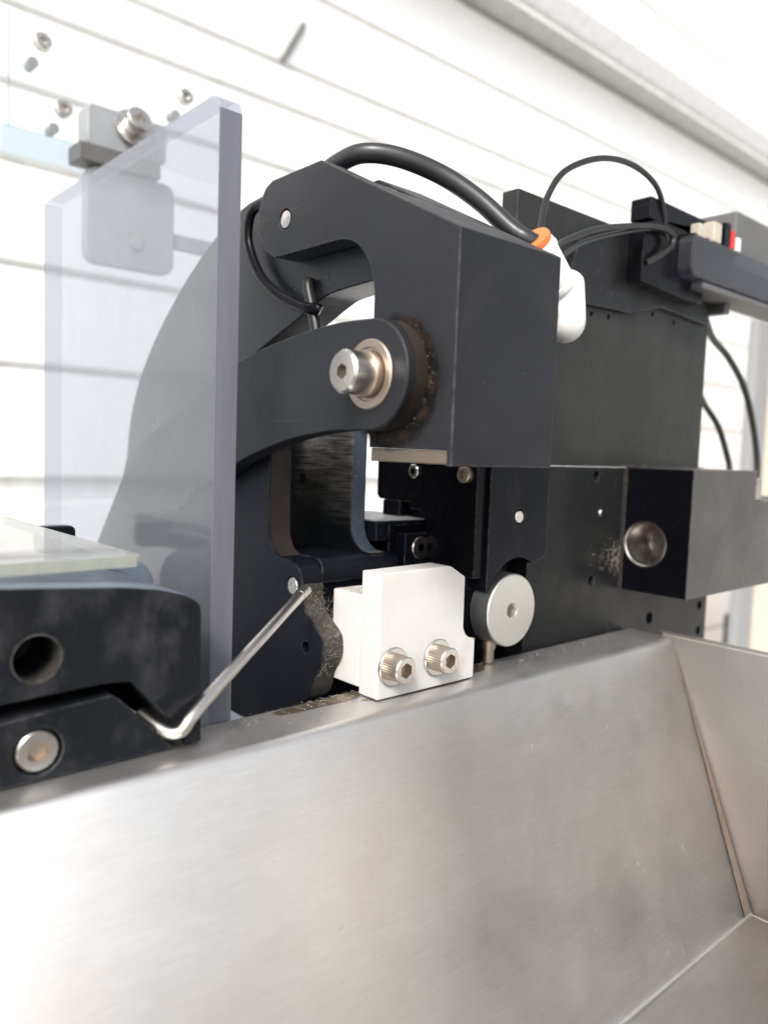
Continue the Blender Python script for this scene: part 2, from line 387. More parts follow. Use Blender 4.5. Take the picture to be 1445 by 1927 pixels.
# ------------------------------------------------------------------ stainless hopper tray
for nm_ in ('steelside',): M[nm_].node_tree.nodes['Principled BSDF'].inputs['Metallic'].default_value = .55
tr = thing('hopper_tray', 'large brushed stainless steel hopper tray with sloping walls in front of the machine', 'tray', (0, -60, -92))
prof = [(13.5, -20), (13.5, -2), (12.9, -.6), (11.6, 0), (-6.2, 0)] + arc((-6.2, -4.4), 4.4, 90, 150, 12)[1:]
ya, za = prof[-1]; L1 = 91 + za
prof += [(ya - L1*k/6/math.tan(math.radians(60)), za - L1*k/6) for k in range(1, 7)]
def xend(z): return 163.0 + (z/91.0)*27 if z < 0 else 163.0
bm = bmesh.new(); A = []; B = []
for y, z in prof:
    A.append(bm.verts.new((-330, y, z))); B.append(bm.verts.new((163 if y > 0 else xend(z), y, z)))
for i in range(len(prof)-1): bm.faces.new((A[i], A[i+1], B[i+1], B[i]))
o = finish(bm, 'back_wall', 'steel', tr, 0, 40); md = o.modifiers.new('sheet', 'SOLIDIFY'); md.thickness = .0012; md.offset = -1
yb, zb = prof[-1]
def quad(pts):
    bm = bmesh.new(); bm.faces.new([bm.verts.new(p) for p in pts]); return bm
def sheet(bm, name, mat, off=-1, th=.0012):
    o = finish(bm, name, mat, tr); md = o.modifiers.new('sheet', 'SOLIDIFY'); md.thickness = th; md.offset = off; return o
sheet(quad([(163.3, -6, .2), (163.3, -330, .2), (136.3, -330, zb), (136.3, yb, zb)]), 'end_wall', 'steelside')
finish(prism([(163.6, -330), (169.5, -330), (169.5, 2), (163.6, -4)], 'z', -1.6, .9), 'end_rim', 'steel', tr, .5)
sheet(quad([(-330, yb+.3, zb), (136, yb+.3, zb), (136, -330, zb-3), (-330, -330, zb-3)]), 'floor_panel', 'steel')
sheet(quad([(-330, 13, 0), (-330, -330, 0), (-310, -330, zb-3), (-310, yb, zb)]), 'end_wall', 'steelside')
sheet(quad([(-330, -331, 0), (164, -331, 0), (137, -330.5, zb-3), (-310, -330.5, zb-3)]), 'front_wall', 'steel')
for xx in (-300, 120):
    finish(box(xx, xx+20, -320, -300, -900, zb-4.6), 'leg', 'greybar', tr)
def blob(cx, cy, rx, ry, seed):
    rr = random.Random(seed); bm = bmesh.new(); n = 40; ph = [rr.uniform(0, 6.28) for _ in range(5)]
    pts = []
    for i in range(n):
        a = 2*math.pi*i/n; k = 1 + sum(.16/(j+1)*math.sin((j+2)*a+ph[j]) for j in range(5))
        pts.append(bm.verts.new((cx+rx*k*math.cos(a), min(12.2, max(-3.8, cy+ry*k*math.sin(a))), .05)))
    bm.faces.new(pts); return bm
M['grease'] = brushed('brown grease film', (.46, .39, .30), .42, .4, .8, (1, 1, 1), (.32, .25, .17))
finish(blob(-13, 9, 17, 3.4, 1), 'grease_stain', 'grease', tr)
finish(blob(52, 8, 8, 3.6, 2), 'grease_stain', 'grease', tr)
finish(blob(20, 2.5, 24, 3.0, 5), 'grease_stain', 'grease', tr)
# brown strip beside the end wall: its reflection in the back wall, put in as colour
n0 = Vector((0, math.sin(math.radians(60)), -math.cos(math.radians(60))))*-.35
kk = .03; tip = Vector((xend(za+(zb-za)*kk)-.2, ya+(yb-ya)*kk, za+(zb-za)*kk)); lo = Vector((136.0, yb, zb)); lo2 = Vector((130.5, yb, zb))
finish(quad([tip+n0, lo+n0, lo2+n0]), 'corner_reflection', 'seam_reflection', tr)
finish(tube([(163, -7, -.6), (136.1, yb-.2, zb+.2)], .45, smooth=False, seg=8), 'corner_seam', 'rust', tr)
finish(tube([(-300, yb+.1, zb+.4), (136, yb+.1, zb+.4)], .6, smooth=False, seg=8), 'floor_seam', 'steel', tr)

# ------------------------------------------------------------------ C frame (outer cheek + inner arm plate)
cf = thing('c_frame', 'black C shaped press frame plate with open throat behind the white stop block', 'machine frame', (-4, 100, -21))
front = curve2([(36, -10), (24, -3), (20.8, 4.8), (17.6, 9.5), (17.0, 13.5), (18, 17.6), (23.6, 21.8), (27.6, 25.5), (29, 32.8)], 4)
outer = [(36, -21)] + front + [(29.4, 35.6), (30.2, 37.3), (32.5, 38.8)] + arc((39.3, 49.5), 10, 270-0, 180, 1)[:0]
outer += [(38, 40)] + [(49-9*math.cos(math.radians(a))*0 - 9*(1-math.sin(math.radians(a))), 49-9*math.cos(math.radians(a))) for a in range(5, 91, 12)]
outer += [(49.2, 73), (48.2, 80), (46, 86), (60, 92), (120, 88), (150, 78), (166, 65.2), (194, 33.4), (214, 10), (230, -21)]
o = finish(prism(outer, 'x', -8.5, 0), 'outer_cheek', 'black', cf, .5)
cut(o, [cyl((-9.5, 26, 12.8), (1, 0, 0), 2.1, 6, 20), cyl((-9.5, 34.3, 31.5), (1, 0, 0), 3.1, 3.5, 24)])
screw(cf, 'screw', (-8.3, 34.3, 31.5), (-1, 0, 0), 2.8, .2, 1.5, 1.2)
finish(lathe((-8.6, 26, 12.8), (1, 0, 0), [(2.35, 0), (2.05, -.05), (2.0, 2)], 24, caps=(0, 0)), 'thread_rim', 'black', cf)
# dusty lobed front edge strip
fs = [(y-.15, z) for y, z in front[4:]]
bm = bmesh.new(); a_ = [bm.verts.new((-8.1, y, z)) for y, z in fs]; b_ = [bm.verts.new((-.3, y, z)) for y, z in fs]
for i in range(len(fs)-1): bm.faces.new((a_[i], a_[i+1], b_[i+1], b_[i]))
finish(bm, 'edge_deposit', 'lobe', cf, 0, 60)
rs = [(49.05, 84), (49.05, 52), (48.6, 46.5), (46, 42.2), (42, 40.2)]; rs = [(y-.25, z+.15) for y, z in rs]
bm = bmesh.new(); a_ = [bm.verts.new((-8.2, y, z)) for y, z in rs]; b_ = [bm.verts.new((-.2, y, z)) for y, z in rs]
for i in range(len(rs)-1): bm.faces.new((a_[i], a_[i+1], b_[i+1], b_[i]))
finish(bm, 'rusty_throat_edge', 'rust', cf, 0, 60)
arm = [(70, -21), (66, 40), (66, 95), (86, 97)]
arm += curve2([(90, 100), (84, 105), (75, 110), (63, 114.8), (47, 120.6), (36, 125), (28, 127), (6, 128.2)], 4)
arm += [(4.5, 130), (4.5, 150), (14, 159), (24, 162)]
arm += curve2([(50, 166), (79.5, 165.7), (102, 158.4), (119, 149.9), (137, 138.3), (157, 122), (173, 104), (181.5, 87), (185.5, 69)], 4)
arm += [(214, 10), (230, -21)]
finish(prism(arm, 'x', .02, 13.6), 'curved_arm', 'arm', cf, .6)
# jaw bar with a rounded front top edge
jb = [(29.5, 32.4), (29.5, 36.6)] + arc((33.5, 36.6), 3.9, 180, 90, 6)[1:] + [(64, 40.6), (64, 32.4)]
finish(prism(jb, 'x', .02, 34.5), 'jaw_bar', 'black', cf, .3)
finish(box(.02, 112, 31, 40, -21, 32.2), 'front_web', 'black', cf, .3)
# inner throat plate: scratched side face, worn blue front edge, fillet running onto the jaw bar
ip = [(96, 34), (96, 94), (42.6, 94), (42.6, 50)] + [(42.6-9.4*(1-math.cos(math.radians(a))), 50-9.2*math.sin(math.radians(a))) for a in range(15, 91, 15)] + [(31, 40.75), (31, 34)]
finish(prism(ip, 'x', 22, 28.7), 'throat_plate', 'scratched', cf, .35)
we = [(42.4, 93)] + [(y-.2, z+.2) for y, z in ip[3:-1]]
bm = bmesh.new(); a_ = [bm.verts.new((22.3, y, z)) for y, z in we]; b_ = [bm.verts.new((28.5, y, z)) for y, z in we]
for i in range(len(we)-1): bm.faces.new((a_[i], a_[i+1], b_[i+1], b_[i]))
finish(bm, 'worn_edge', 'worn_blue', cf, 0, 60)
finish(lathe((21.85, 72.4, 65.1), (1, 0, 0), [(2.3, 0), (2.3, .1)], 24), 'tapped_hole', 'hole', cf)
# ------------------------------------------------------------------ press head
hd = thing('pivoting_press', 'large charcoal press head with slanted top and round pin, pivoting on the frame arm', 'press head', (12, -16, 73.5))
hp = [(-35.5, 73.5), (-33.6, 73.5), (-33.6, 77.8), (-2.8, 77.8), (-2.8, 120)]
hp += [(14.5 - 17.3*math.cos(math.radians(a)), 120 + 19.3*math.sin(math.radians(a))) for a in range(8, 91, 9)]
hp += [(40, 139.4), (49, 139.6), (55, 143), (59, 150), (59, 156.5), (57.8, 160), (55, 163.2), (51, 164.8), (24.4, 164.9), (-35.5, 134.1)]
o = finish(prism(hp, 'x', -9, 33.3), 'head_body', 'head', hd, .45)
cut(o, [box(-.8, 14.4, 3.6, 70, 100, 159.6 if False else 175), cyl((-9.6, 43, 150.8), (1, 0, 0), 3.35, 2.5, 32)])
finish(lathe((-8.9, 43, 150.8), (-1, 0, 0), [(2.75, -1), (2.75, -.1), (2.5, .05)], 32), 'pivot_pin', 'bolt', hd)
finish(box(-8.4, 32, -33.3, -3, 73.9, 77.7), 'wear_shim', 'shim', hd, .3)
# ------------------------------------------------------------------ lever
lv = thing('lever_arm', 'curved black lever arm with steel pivot bolt mounted on the side of the press head', 'lever', (-12, -11, 82))
cy_, cz_ = -10.5, 97.6
lp = [(cy_ - 15.2*math.cos(math.radians(a)), cz_ + 15.2*math.sin(math.radians(a))) for a in range(-90, 91, 6)]
lp += curve2([(3.2, 113.1), (13.2, 112.5), (26.7, 111.1), (41.4, 108.9), (57.5, 105.5), (75, 100), (95, 90), (112, 74)], 4)
lp += arc((104, 64), 13, 40, -130, 8)
lp += curve2([(88, 60), (72, 65), (57.2, 71.2), (46.3, 74.7), (34, 77.9), (22.5, 80.2), (11.7, 81.6), (1.7, 82.4)], 4)
finish(prism(lp, 'x', -16.3, -9.05), 'lever_plate', 'head', lv, .6)
lb = lathe((-16.3, cy_, cz_), (1, 0, 0), [(15.2, 0), (15.2, 7.2)], 40); lb.free()
bl = [(cy_ - 15.35*math.cos(math.radians(a)), cz_ + 15.35*math.sin(math.radians(a))) for a in range(-75, 76, 6)]
bm = bmesh.new(); a_ = [bm.verts.new((-13.6, y, z)) for y, z in bl]; b_ = [bm.verts.new((-9.1, y, z)) for y, z in bl]
for i in range(len(bl)-1): bm.faces.new((a_[i], a_[i+1], b_[i+1], b_[i]))
finish(bm, 'rusty_rim', 'rust', lv, 0, 60)
finish(lathe((-16.25, cy_, cz_), (-1, 0, 0), [(9.6, 0), (9.6, .5), (9.2, .8), (7.4, .8), (7.2, .3), (0, .3)], 48), 'bearing_ring', 'boltdust', lv)
screw(lv, 'pivot_bolt', (-16.4, cy_, cz_), (-1, 0, 0), 5.9, 9.6, 2.2, 5.0, 'bolt', False, 48, .7)
finish(lathe((-16.9, cy_, cz_), (-1, 0, 0), [(6.5, 0), (6.5, 2.0), (6.2, 2.4)], 44), 'bolt_collar', 'boltdust', lv)

bm = bmesh.new(); rg = random.Random(3); gi = []; go = []
for k in range(46):
    a = math.radians(-150 + 245*k/45); wv = math.sin(math.pi*k/45)**.6
    ro_ = 15.6 + wv*9
    gi.append(bm.verts.new((-9.06, cy_-15.0*math.cos(a), cz_+15.0*math.sin(a)))); go.append(bm.verts.new((-9.06, cy_-ro_*math.cos(a), cz_+ro_*math.sin(a))))
for k in range(45): bm.faces.new((gi[k], gi[k+1], go[k+1], go[k]))
finish(bm, 'grime_shade_smear', 'grime_shade', hd)  # oily dirt and the lever boss's shadow on the head, painted as one
# ------------------------------------------------------------------ white stop block
wb = thing('stop_block', 'white plastic stop block fixed with two socket bolts above the tray rim', 'stop block', (22, 5, 0.3))
wp = [(0, .3), (43.8, .3), (43.8, 13.6), (43.2, 14.0)] + [(43.5 - 5.8*math.sin(math.radians(a)), 19.8 - 5.8*math.cos(math.radians(a))) for a in range(8, 91, 12)]
wp += [(37.6, 35.8), (31, 39.6), (29.5, 40), (0, 39.6)]
finish(prism(wp, 'y', 0, 9), 'front_plate', 'white', wb, .35)
finish(box(-.3, 41, 9.03, 22.8, 2.4, 31.8), 'base_block', 'white', wb, .4)
for bx_, bz_ in ((6.0, 10.2), (25.4, 10.2)):
    s_ = screw(wb, 'bolt', (bx_, -.9, bz_), (0, -1, 0), 4.25, 5.4, 2.45, 3.0, knurl=True, mats=['bolt', 'boltdust'])
    washer(s_, (bx_, -.02, bz_), (0, -1, 0), 6.1, 3, .9, 'bolt')
# ------------------------------------------------------------------ carriage under the head
ca = thing('tool_carriage', 'black tool carriage with two socket screws hanging under the press head', 'carriage', (60, 30, 20))
cp = [(6.6, 33), (6.6, 73), (59.5, 73), (59.4, 59.5), (58, 58), (40.3, 57.6), (40.2, 55.2), (34.6, 55.2), (31.4, 52.2), (30.6, 33)]
finish(prism(cp, 'x', 49.0, 53.8), 'side_plate', 'gloss', ca, .3)
screw(ca, 'screw', (49, 38.1, 69.6), (-1, 0, 0), 2.7, 1.2, 1.4, 1.2)
screw(ca, 'screw', (49, 11.4, 69.4), (-1, 0, 0), 2.9, 2.6, 1.5, 1.6, 'boltdust')
fp = [(54.3, 73), (88, 73), (88, 39.2), (86.5, 38.8), (81, 36.6)] + curve2([(80, 36.9), (74.6, 39.2), (68.4, 39.3), (62.6, 37), (58.4, 33.2), (57, 28)], 4) + [(54.3, 28)]
o = finish(prism(fp, 'y', 5, 13.9), 'front_plate', 'black', ca, .25)
cut(o, [cyl((71.2, 4, 54.6), (0, 1, 0), 2.9, 4, 28)])
finish(lathe((71.6, 6, 54.4), (0, -1, 0), [(2.3, -1.6), (2.3, .5), (2.1, .7)], 28), 'dowel_pin', 'bolt', ca)
finish(box(54.0, 96, 20, 60, 30, 74), 'rear_block', 'gloss', ca, .4)
finish(box(49.2, 60, 46, 56, 51.8, 57.8), 'guide_foot', 'gloss', ca, .4)
# slide below
sl = thing('slide_table', 'low black slide table seen through the gap behind the frame throat', 'slide table', (45, 60, -21))
finish(prism([(29.2, 51.2), (55, 51.2), (60, 50.0), (60, 44), (29.2, 44)], 'y', 36.5, 72), 'table_body', 'black', sl, .5)
finish(prism([(29.6, 38), (54.5, 37.2), (57, 45), (57, 71), (29.6, 71)], 'z', 51.25, 51.7), 'table_top', 'bed', sl)
finish(box(36, 58, 44, 70, -21, 43.8), 'column', 'black', sl, .5)
finish(prism([(36, 36), (44, 36), (44, 47), (36, 50)], 'x', 35, 60), 'wedge', 'gloss', sl, .3)
o = finish(box(38.8, 60, 31.2, 36, 28, 46.9), 'clamp_block', 'black', sl, .3)
screw(sl, 'flat_screw', (46.6, 31.2, 41.5), (0, -1, 0), 4.3, .5, 1.7, .5)
# ------------------------------------------------------------------ roller
ro = thing('guide_roller', 'round aluminium guide roller with centre hole beside the white stop block', 'roller', (66.9, 7, 7))
rc = (66.9, 11.5, 20.5)
finish(lathe(rc, (0, -1, 0), [(13.4, 0), (13.4, 8.0), (13.0, 8.5), (2.9, 8.5), (2.7, 8.2), (2.5, 4), (0, 3.4)], 64), 'disc', 'alu', ro)
finish(lathe((66.9, 13.9, 20.5), (0, -1, 0), [(12.0, 0), (12.0, 1.8), (4, 1.9), (4, 2.6)], 48), 'back_washer', 'gloss', ro)
screw(ro, 'centre_screw', (66.9, 8.2, 20.5), (0, -1, 0), 2.3, 1.2, 1.1, .9, 'boltdust', False, 24, .2)
finish(lathe((62.5, 9.5, 0.4), (0, 0, 1), [(1.6, 0), (2.0, 1.0), (2.0, 4.5), (2.6, 6), (2.6, 9)], 28), 'spacer', 'boltdust', ro)
# ------------------------------------------------------------------ back plates and right block
bp = thing('mounting_plate', 'tall dark mounting plate with drilled holes behind the press head', 'mounting plate', (160, 20, -21))
o = finish(box(75, 226.3, 16, 23.5, 73.3, 175), 'upper_plate', 'plate', bp, .5)
cut(o, [cyl((x, 15, z), (0, 1, 0), 1.3, 5, 14) for x, z in ((125.7, 136.5), (138.3, 137), (173.6, 143), (193, 142))])
o = finish(box(88.4, 241, 14, 23.4, -21, 73), 'lower_plate', 'black2', bp, .5)
cut(o, [cyl((x, 13, z), (0, 1, 0), r, 6, 18) for x, z, r in ((133.2, 69.3, 2.2), (133.3, 24.2, 2.2), (184, 1.9, 2.9), (233.5, 3, 2.4), (233.7, -10.4, 2.4))])
finish(lathe((137.6, 14.02, 53.4), (0, -1, 0), [(1.7, 0), (1.7, .3), (1.2, .9), (0, 1.0)], 16), 'dowel_pin', 'bolt', bp)
rb = thing('side_block', 'grey black rectangular block with a polished round bore standing out from the plate', 'block', (195, -2, 18.7))
bp_ = [(155, 18.7), (155, 73.4), (216, 73.6), (216, 59), (300, 59), (300, 18.7)]
o = finish(prism(bp_, 'y', -18, 13.9), 'block_body', 'block', rb, .5)
cut(o, [cyl((154, 2.3, 40.3), (1, 0, 0), 10.0, 14, 48)])
o.data.materials.append(M['gloss'])
for p in o.data.polygons:
    if p.normal.x < -.9 and p.center.x < -.0395: p.material_index = 1  # left face black: its shade and dark reflection put into the colour
finish(lathe((155.1, 2.3, 40.3), (1, 0, 0), [(9.98, .1), (9.3, .5), (8.4, 3.2), (4.6, 8.6), (4.4, 12.4), (0, 12.6)], 48, caps=(0, 0)), 'polished_bore', 'chrome', rb)
finish(box(216.6, 232, -14, 6, 59.1, 70), 'steel_clip', 'bolt', rb, .6)
finish(box(154.2, 154.9, 12.4, 13.9, 19, 73), 'rust_line', 'rust', rb)
finish(box(155, 226, 13.0, 16, 73.7, 74.2), 'dust_line', 'rust', rb)

# ------------------------------------------------------------------ polycarbonate guard
gp = thing('guard_plate', 'thick hazy clear plastic guard plate with a scratched lavender edge, standing upright', 'guard plate', (-46, 80, -21))
pp = [(15, -21), (150, -21), (150, 168.6)] + arc((18.6, 165.8), 3.6, 90, 180, 5)
finish(prism(pp, 'x', -49.4, -42.4), 'sheet', 'poly', gp, .3)
finish(box(-49.3, -42.5, 14.7, 14.95, -21, 165.5), 'cut_edge', 'polyedge', gp)
finish(prism([(150.05, -21), (150.05, 168.4), (150.2, 168.4), (150.2, -21)], 'x', -49.3, -42.5), 'cut_edge', 'polyrim', gp)
finish(box(-49.3, -42.5, 19, 150, 169.46, 169.56), 'cut_edge', 'polyrim', gp)

# ------------------------------------------------------------------ dovetail slide at the left
ds = thing('dovetail_slide', 'scuffed black dovetail slide with a countersunk bolt resting on the tray rim', 'slide', (-90, 20, 0.2))
lowp = [(-170, .4), (-66.2, .4), (-80.4, 15.6), (-82.6, 17.0), (-107, 15.2), (-170, 10)]
o = finish(prism(lowp, 'y', 1.7, 60), 'lower_rail', 'worn', ds, .35)
cut(o, [cyl((-99.2, .5, 7.1), (0, 1, 0), 5.4, 3.5, 36)])
screw(ds, 'bolt', (-99.2, 4.6, 7.1), (0, -1, 0), 4.7, 2.6, 2.6, 1.6, mats=['bolt', 'boltdust'], seg=48)
upp = [(-170, 18), (-107, 19.1), (-84, 19.9), (-77.8, 19.4), (-66.2, 6.0), (-62.8, .4), (-58.7, .4), (-59.1, 34.4), (-59.6, 36.4), (-61, 37.8), (-63.7, 39.3), (-70.8, 41.4), (-80, 42.8), (-90.2, 43.6), (-107.1, 44.9), (-170, 47)]
o = finish(prism(upp, 'y', 1.7, 40), 'upper_jaw', 'worn', ds, .9)
cut(o, [cyl((-99.5, .5, 28.4), (0, 1, 0), 5.4, 22, 40)])
o.data.materials.append(M['blue'])
for p in o.data.polygons:
    if p.normal.z > .6 and p.center.z > .036: p.material_index = 1  # top faces blue grey: light falling on the jaw put into the colour
finish(lathe((-99.5, 1.6, 28.4), (0, 1, 0), [(5.6, 0), (5.3, -.05), (5.3, 6)], 40, caps=(0, 0)), 'bore_rim', 'lobe', ds)
gs = thing('glass_slab', 'dusty greenish glass slab lying on top of the black dovetail slide', 'glass slab', (-110, 50, 46))
sp_ = [(-190, 8), (-74.6, 8), (-73.2, 9.4), (-73.8, 118), (-190, 118)]
finish(prism(sp_, 'z', 46.2, 49.2), 'slab', 'glass', gs, .3)
finish(box(-190, -74, 7.6, 7.9, 46.3, 49.1), 'front_edge', 'glassedge', gs)
finish(box(-73.1, -72.8, 9, 118, 46.3, 49.1), 'side_edge', 'glassedge', gs)
sb = thing('slab_support', 'blue grey worn support block behind the dovetail slide under the glass slab', 'support block', (-80, 60, 0))
finish(prism([(-170, 20), (-54, 20), (-54, 36.5), (-56, 40.5), (-58.5, 42.4), (-70, 43.4), (-170, 46)], 'y', 40.1, 56), 'support_body', 'blue', sb, .6)
finish(box(-168, -60, 42, 54, -21, 19.9), 'support_leg', 'black', sb)
finish(prism(rounded(-72.6, -60.5, 40, 48.6, 2), 'y', 85, 90), 'stop_tab', 'black', sb, .4)
finish(box(-72, -66, 56.2, 84.9, 41, 45.9), 'tab_arm', 'black', sb)
rd = thing('bent_rod', 'thin bent stainless rod sticking up from the notch of the dovetail slide', 'rod', (-67, 1, 4))
finish(tube([(-72, 9, 8.5), (-70.3, 4, 6.6), (-68.6, .3, 5.4), (-66.4, -1.8, 5.8), (-64.0, -1.7, 8.2), (-61.5, -.9, 10.0), (-56, 1.3, 13.0), (-40, 7.7, 21.1), (-26, 13.3, 28.2), (-16.5, 17.1, 33.0)], 1.7, 18), 'rod_body', 'bolt', rd)
finish(lathe((-18, 16.5, 32.2), (9.5, 3.8, 4.8), [(1.85, 0), (1.85, 3.6), (1.3, 4.2), (0, 4.4)], 20), 'rod_tip', 'bolt', rd)

# ------------------------------------------------------------------ hose, elbow, cables
ho = finish(tube([(50.5, -12.6, 144.9), (47.3, -10, 146.9), (45.2, -6, 150.1), (39.2, 3, 159.8), (30.6, 12, 167.6), (18.9, 20, 172), (10.5, 28, 173), (8.2, 38, 171.6), (8, 50, 168.9), (8, 60, 168.9)], 3.15, 20), 'air_hose', 'rubber')
ho['label'] = 'thick black air hose arching over the press head into the white elbow'; ho['category'] = 'hose'
el = thing('elbow_fitting', 'white push-in elbow fitting with orange collar on the press head side', 'fitting', (60, -12, 117))
dv = (Vector((64, -12, 133)) - Vector((50, -12, 145))).normalized()
p0 = Vector((50.2, -12, 145.2))
finish(lathe(p0, dv, [(3.4, -2), (5.9, -1.8), (6.2, -.9), (5.9, .4)], 36), 'collar', 'orange', el)
finish(lathe(p0, dv, [(6.1, .4), (6.4, 1.2), (6.5, 13), (6.5, 17), (6.2, 18.5), (6.0, 24)], 40), 'sleeve', 'fitting', el)
finish(lathe(p0, dv, [(6.4, 15.6), (6.9, 16), (6.9, 17.4), (6.4, 17.8)], 40), 'release_ring', 'fitting', el)
finish(lathe(p0, dv, [(6.3, 2.2), (6.75, 2.5), (6.75, 3.2), (6.3, 3.5)], 40), 'release_ring', 'fitting', el)
finish(lathe((66.2, -12.6, 140), (.12, 0, -1), [(6.6*math.sin(math.radians(a)), 5-5*math.cos(math.radians(a))) for a in range(10, 91, 10)] + [(6.9, 13)] + [(6.9*math.cos(math.radians(a)), 17+7.5*math.sin(math.radians(a))) for a in range(0, 86, 12)] + [(0, 24.5)], 40), 'elbow_body', 'fitting', el)
finish(cyl((33.3, -10, 124), (1, 0, 0), 5.0, 32, 32), 'threaded_stub', 'bolt', el)
def cable(pts, r, label, name='cable', grp=None, mat='cable'):
    o = finish(tube(pts, r, 12), name, mat); o['label'] = label; o['category'] = 'cable'
    if grp: o['group'] = grp
cable([(36.5, -8, 140), (56.3, -10, 148.3), (61.1, -6, 154.3), (69, -2, 166.6), (81.5, 0, 179.2), (105.4, 2, 190.2), (130.7, 4, 194.8), (151.4, 5, 191.7), (161.2, 6, 181), (164.1, 8, 168.4)], 1.15, 'thin black cable looping high above the mounting plate')
cable([(36.5, -6, 134), (60.1, -10, 144.7), (76.7, -4, 152.5), (105, 0, 163.7), (143.7, 3, 173.4), (160.5, 2.6, 174.4), (163, 2.4, 170), (156, 3, 164.5), (147, 5.2, 159.6)], 1.25, 'thin black cable running low and curling back at the connector module')
cable([(36.5, -3, 130), (68.5, -6, 144.2), (95.2, 0, 156.8), (125.9, 4, 167.3), (150, 5, 174), (163, 6, 174.6), (168, 8, 170)], 1.0, 'grey black cable running just under the low curling cable', mat='rubber')
cable([(210, 24.6, 166), (250, 32, 158), (280.5, 40, 147.3), (301.6, 40, 138.5), (320.9, 38, 122), (333.6, 36, 97.1), (337.8, 34, 71.1), (325, 32, 48), (290, 28, 40), (240, 24.4, 42)], 1.9, 'thicker black cable drooping in a wide arc behind the side block')
cable([(205, 24.6, 126), (250, 34, 120), (276.3, 40, 109.6), (290, 38, 98.2), (298.7, 36, 83.2), (301, 34, 70.8), (290, 30, 54), (240, 24.4, 52)], 1.7, 'short black cable drooping in a tight arc behind the side block')
st = finish(tube([(-3, 56, 159), (-4, 62.5, 160.8), (-4, 68.6, 161), (-4, 72.7, 157.9), (-4, 73.5, 150.6), (-4, 69.7, 142.6), (-4, 63.2, 135.2), (-4, 53, 128.5), (-4, 41.9, 123.9), (-4, 36, 122.3), (-3.2, 32.5, 121.8), (-2.2, 31.5, 121)], (1.5, 1.9), 14, flat=(1, 0, 0)), 'black_strap', 'gloss')
st['label'] = 'glossy black strap curving round the back of the press head'; st['category'] = 'strap'
cb2 = finish(tube([(-1.2, 39.5, 132), (-2.2, 38.5, 129), (-2.2, 35.5, 121), (-2.2, 33.5, 115), (-2.2, 31, 105), (-2.2, 30, 92.5)], 2.0, 14), 'cable_stub', 'cable')
cb2['label'] = 'short black cable dropping from the strap behind the lever arm'; cb2['category'] = 'cable'

# ------------------------------------------------------------------ connector module on the mounting plate
cm = thing('connector_module', 'connector module in clear casing with ivory and red plugs on the mounting plate', 'connector module', (220, 5, 150))
finish(prism([(146, 152), (182, 150), (200, 150), (200, 178), (186, 183), (158, 180), (146, 176)], 'y', 6, 15.9), 'black_bracket', 'gloss', cm, .6)
finish(prism([(104, 146), (118, 139), (150, 140), (176, 146), (222, 144), (222, 158), (150, 176), (128, 172), (112, 164)], 'y', 13.4, 15.9), 'dark_sheet', 'mottled', cm, .5)  # added thin sheet that fills the dark zone of the upper plate
finish(prism(rounded(174, 320, 158.5, 176.5, 4), 'y', -1, 5.9), 'clear_casing', 'casing', cm, .6)
finish(box(188, 320, 0, 15.8, 155, 158.2), 'casing_base', 'greybox', cm, 1)
finish(box(196, 320, 6, 15.8, 158.4, 176), 'circuit_tray', 'greybox', cm, .5)
for x0, x1, y0, z0, z1, mt in ((183, 190, 1, 177, 183, 'ivory'), (194.5, 202, 0, 177, 186, 'ivory'), (212, 216, 0, 177, 185.5, 'red'), (218.5, 222, 0, 177, 183.5, 'fitting')):
    finish(box(x0, x1, y0, 5.5, z0, z1), 'plug', mt, cm, .5)
finish(box(181, 226, 2, 5.9, 176.6, 178.5), 'plug_rail', 'gloss', cm, .3)
finish(box(206, 211, 0, 5.6, 177, 188), 'plug_shroud', 'gloss', cm, .5)
finish(box(150, 224, 6, 15.9, 178.6, 188), 'terminal_block', 'gloss', cm, .8)
finish(box(226.6, 330, 5, 40, 172, 199), 'grey_housing', 'greybox', cm, 1.5)
finish(box(226.6, 232, 8, 36, 150, 172), 'housing_leg', 'greybox', cm, .5)

# ------------------------------------------------------------------ sensor bracket and acrylic cover behind the guard
sbk = thing('sensor_bracket', 'grey bracket plate with rounded corners and a flanged bolt behind the guard plate', 'bracket', (26, 245, 168))
o = finish(prism(rounded(1.5, 50, 170, 219, 6), 'y', 240, 248), 'bracket_plate', 'greybar', sbk, .6)
cut(o, [cyl((27.7, 239, 184.4), (0, 1, 0), 3.2, 12, 28)])
finish(lathe((27.7, 239.8, 184.4), (0, -1, 0), [(4.0, 0), (4.0, .6), (2.4, .7)], 28), 'eyelet', 'bolt', sbk)
finish(prism([(-4, 219.2), (40, 219.2), (40, 228), (-4, 228)], 'y', 236, 252), 'bracket_neck', 'greybox', sbk, .6)
finish(prism(rounded(1, 44, 228.2, 249, 3), 'y', 238, 252), 'top_bar', 'greybar', sbk, .8)
s_ = screw(sbk, 'bolt', (25, 236.4, 243), (0, -1, .35), 6.4, 7.5, 3, 3.5)
washer(s_, (25, 238.4, 242.3), (0, -1, .35), 10.2, 4, 1.8)
finish(box(50.2, 150, 242, 247, 186, 194), 'support_bar', 'greybar', sbk, .5)
finish(box(150.2, 158, 240, 249, -21, 196), 'support_post', 'greybar', sbk, .5)
ac = thing('acrylic_cover', 'nearly invisible clear acrylic cover with small standoff screws above the sensor bracket', 'acrylic cover', (30, 253, 228))
finish(box(-32, 112, 252.3, 256, 232, 286), 'cover_sheet', 'acrylic', ac, .3)
M['acrylbar'] = clear('clear acrylic bar', (.80, .86, .90), .16, (.62, .68, .74), .08)
finish(box(-36, 42, 252.4, 262, 220, 231.8), 'cover_bar', 'acrylbar', ac, .5)
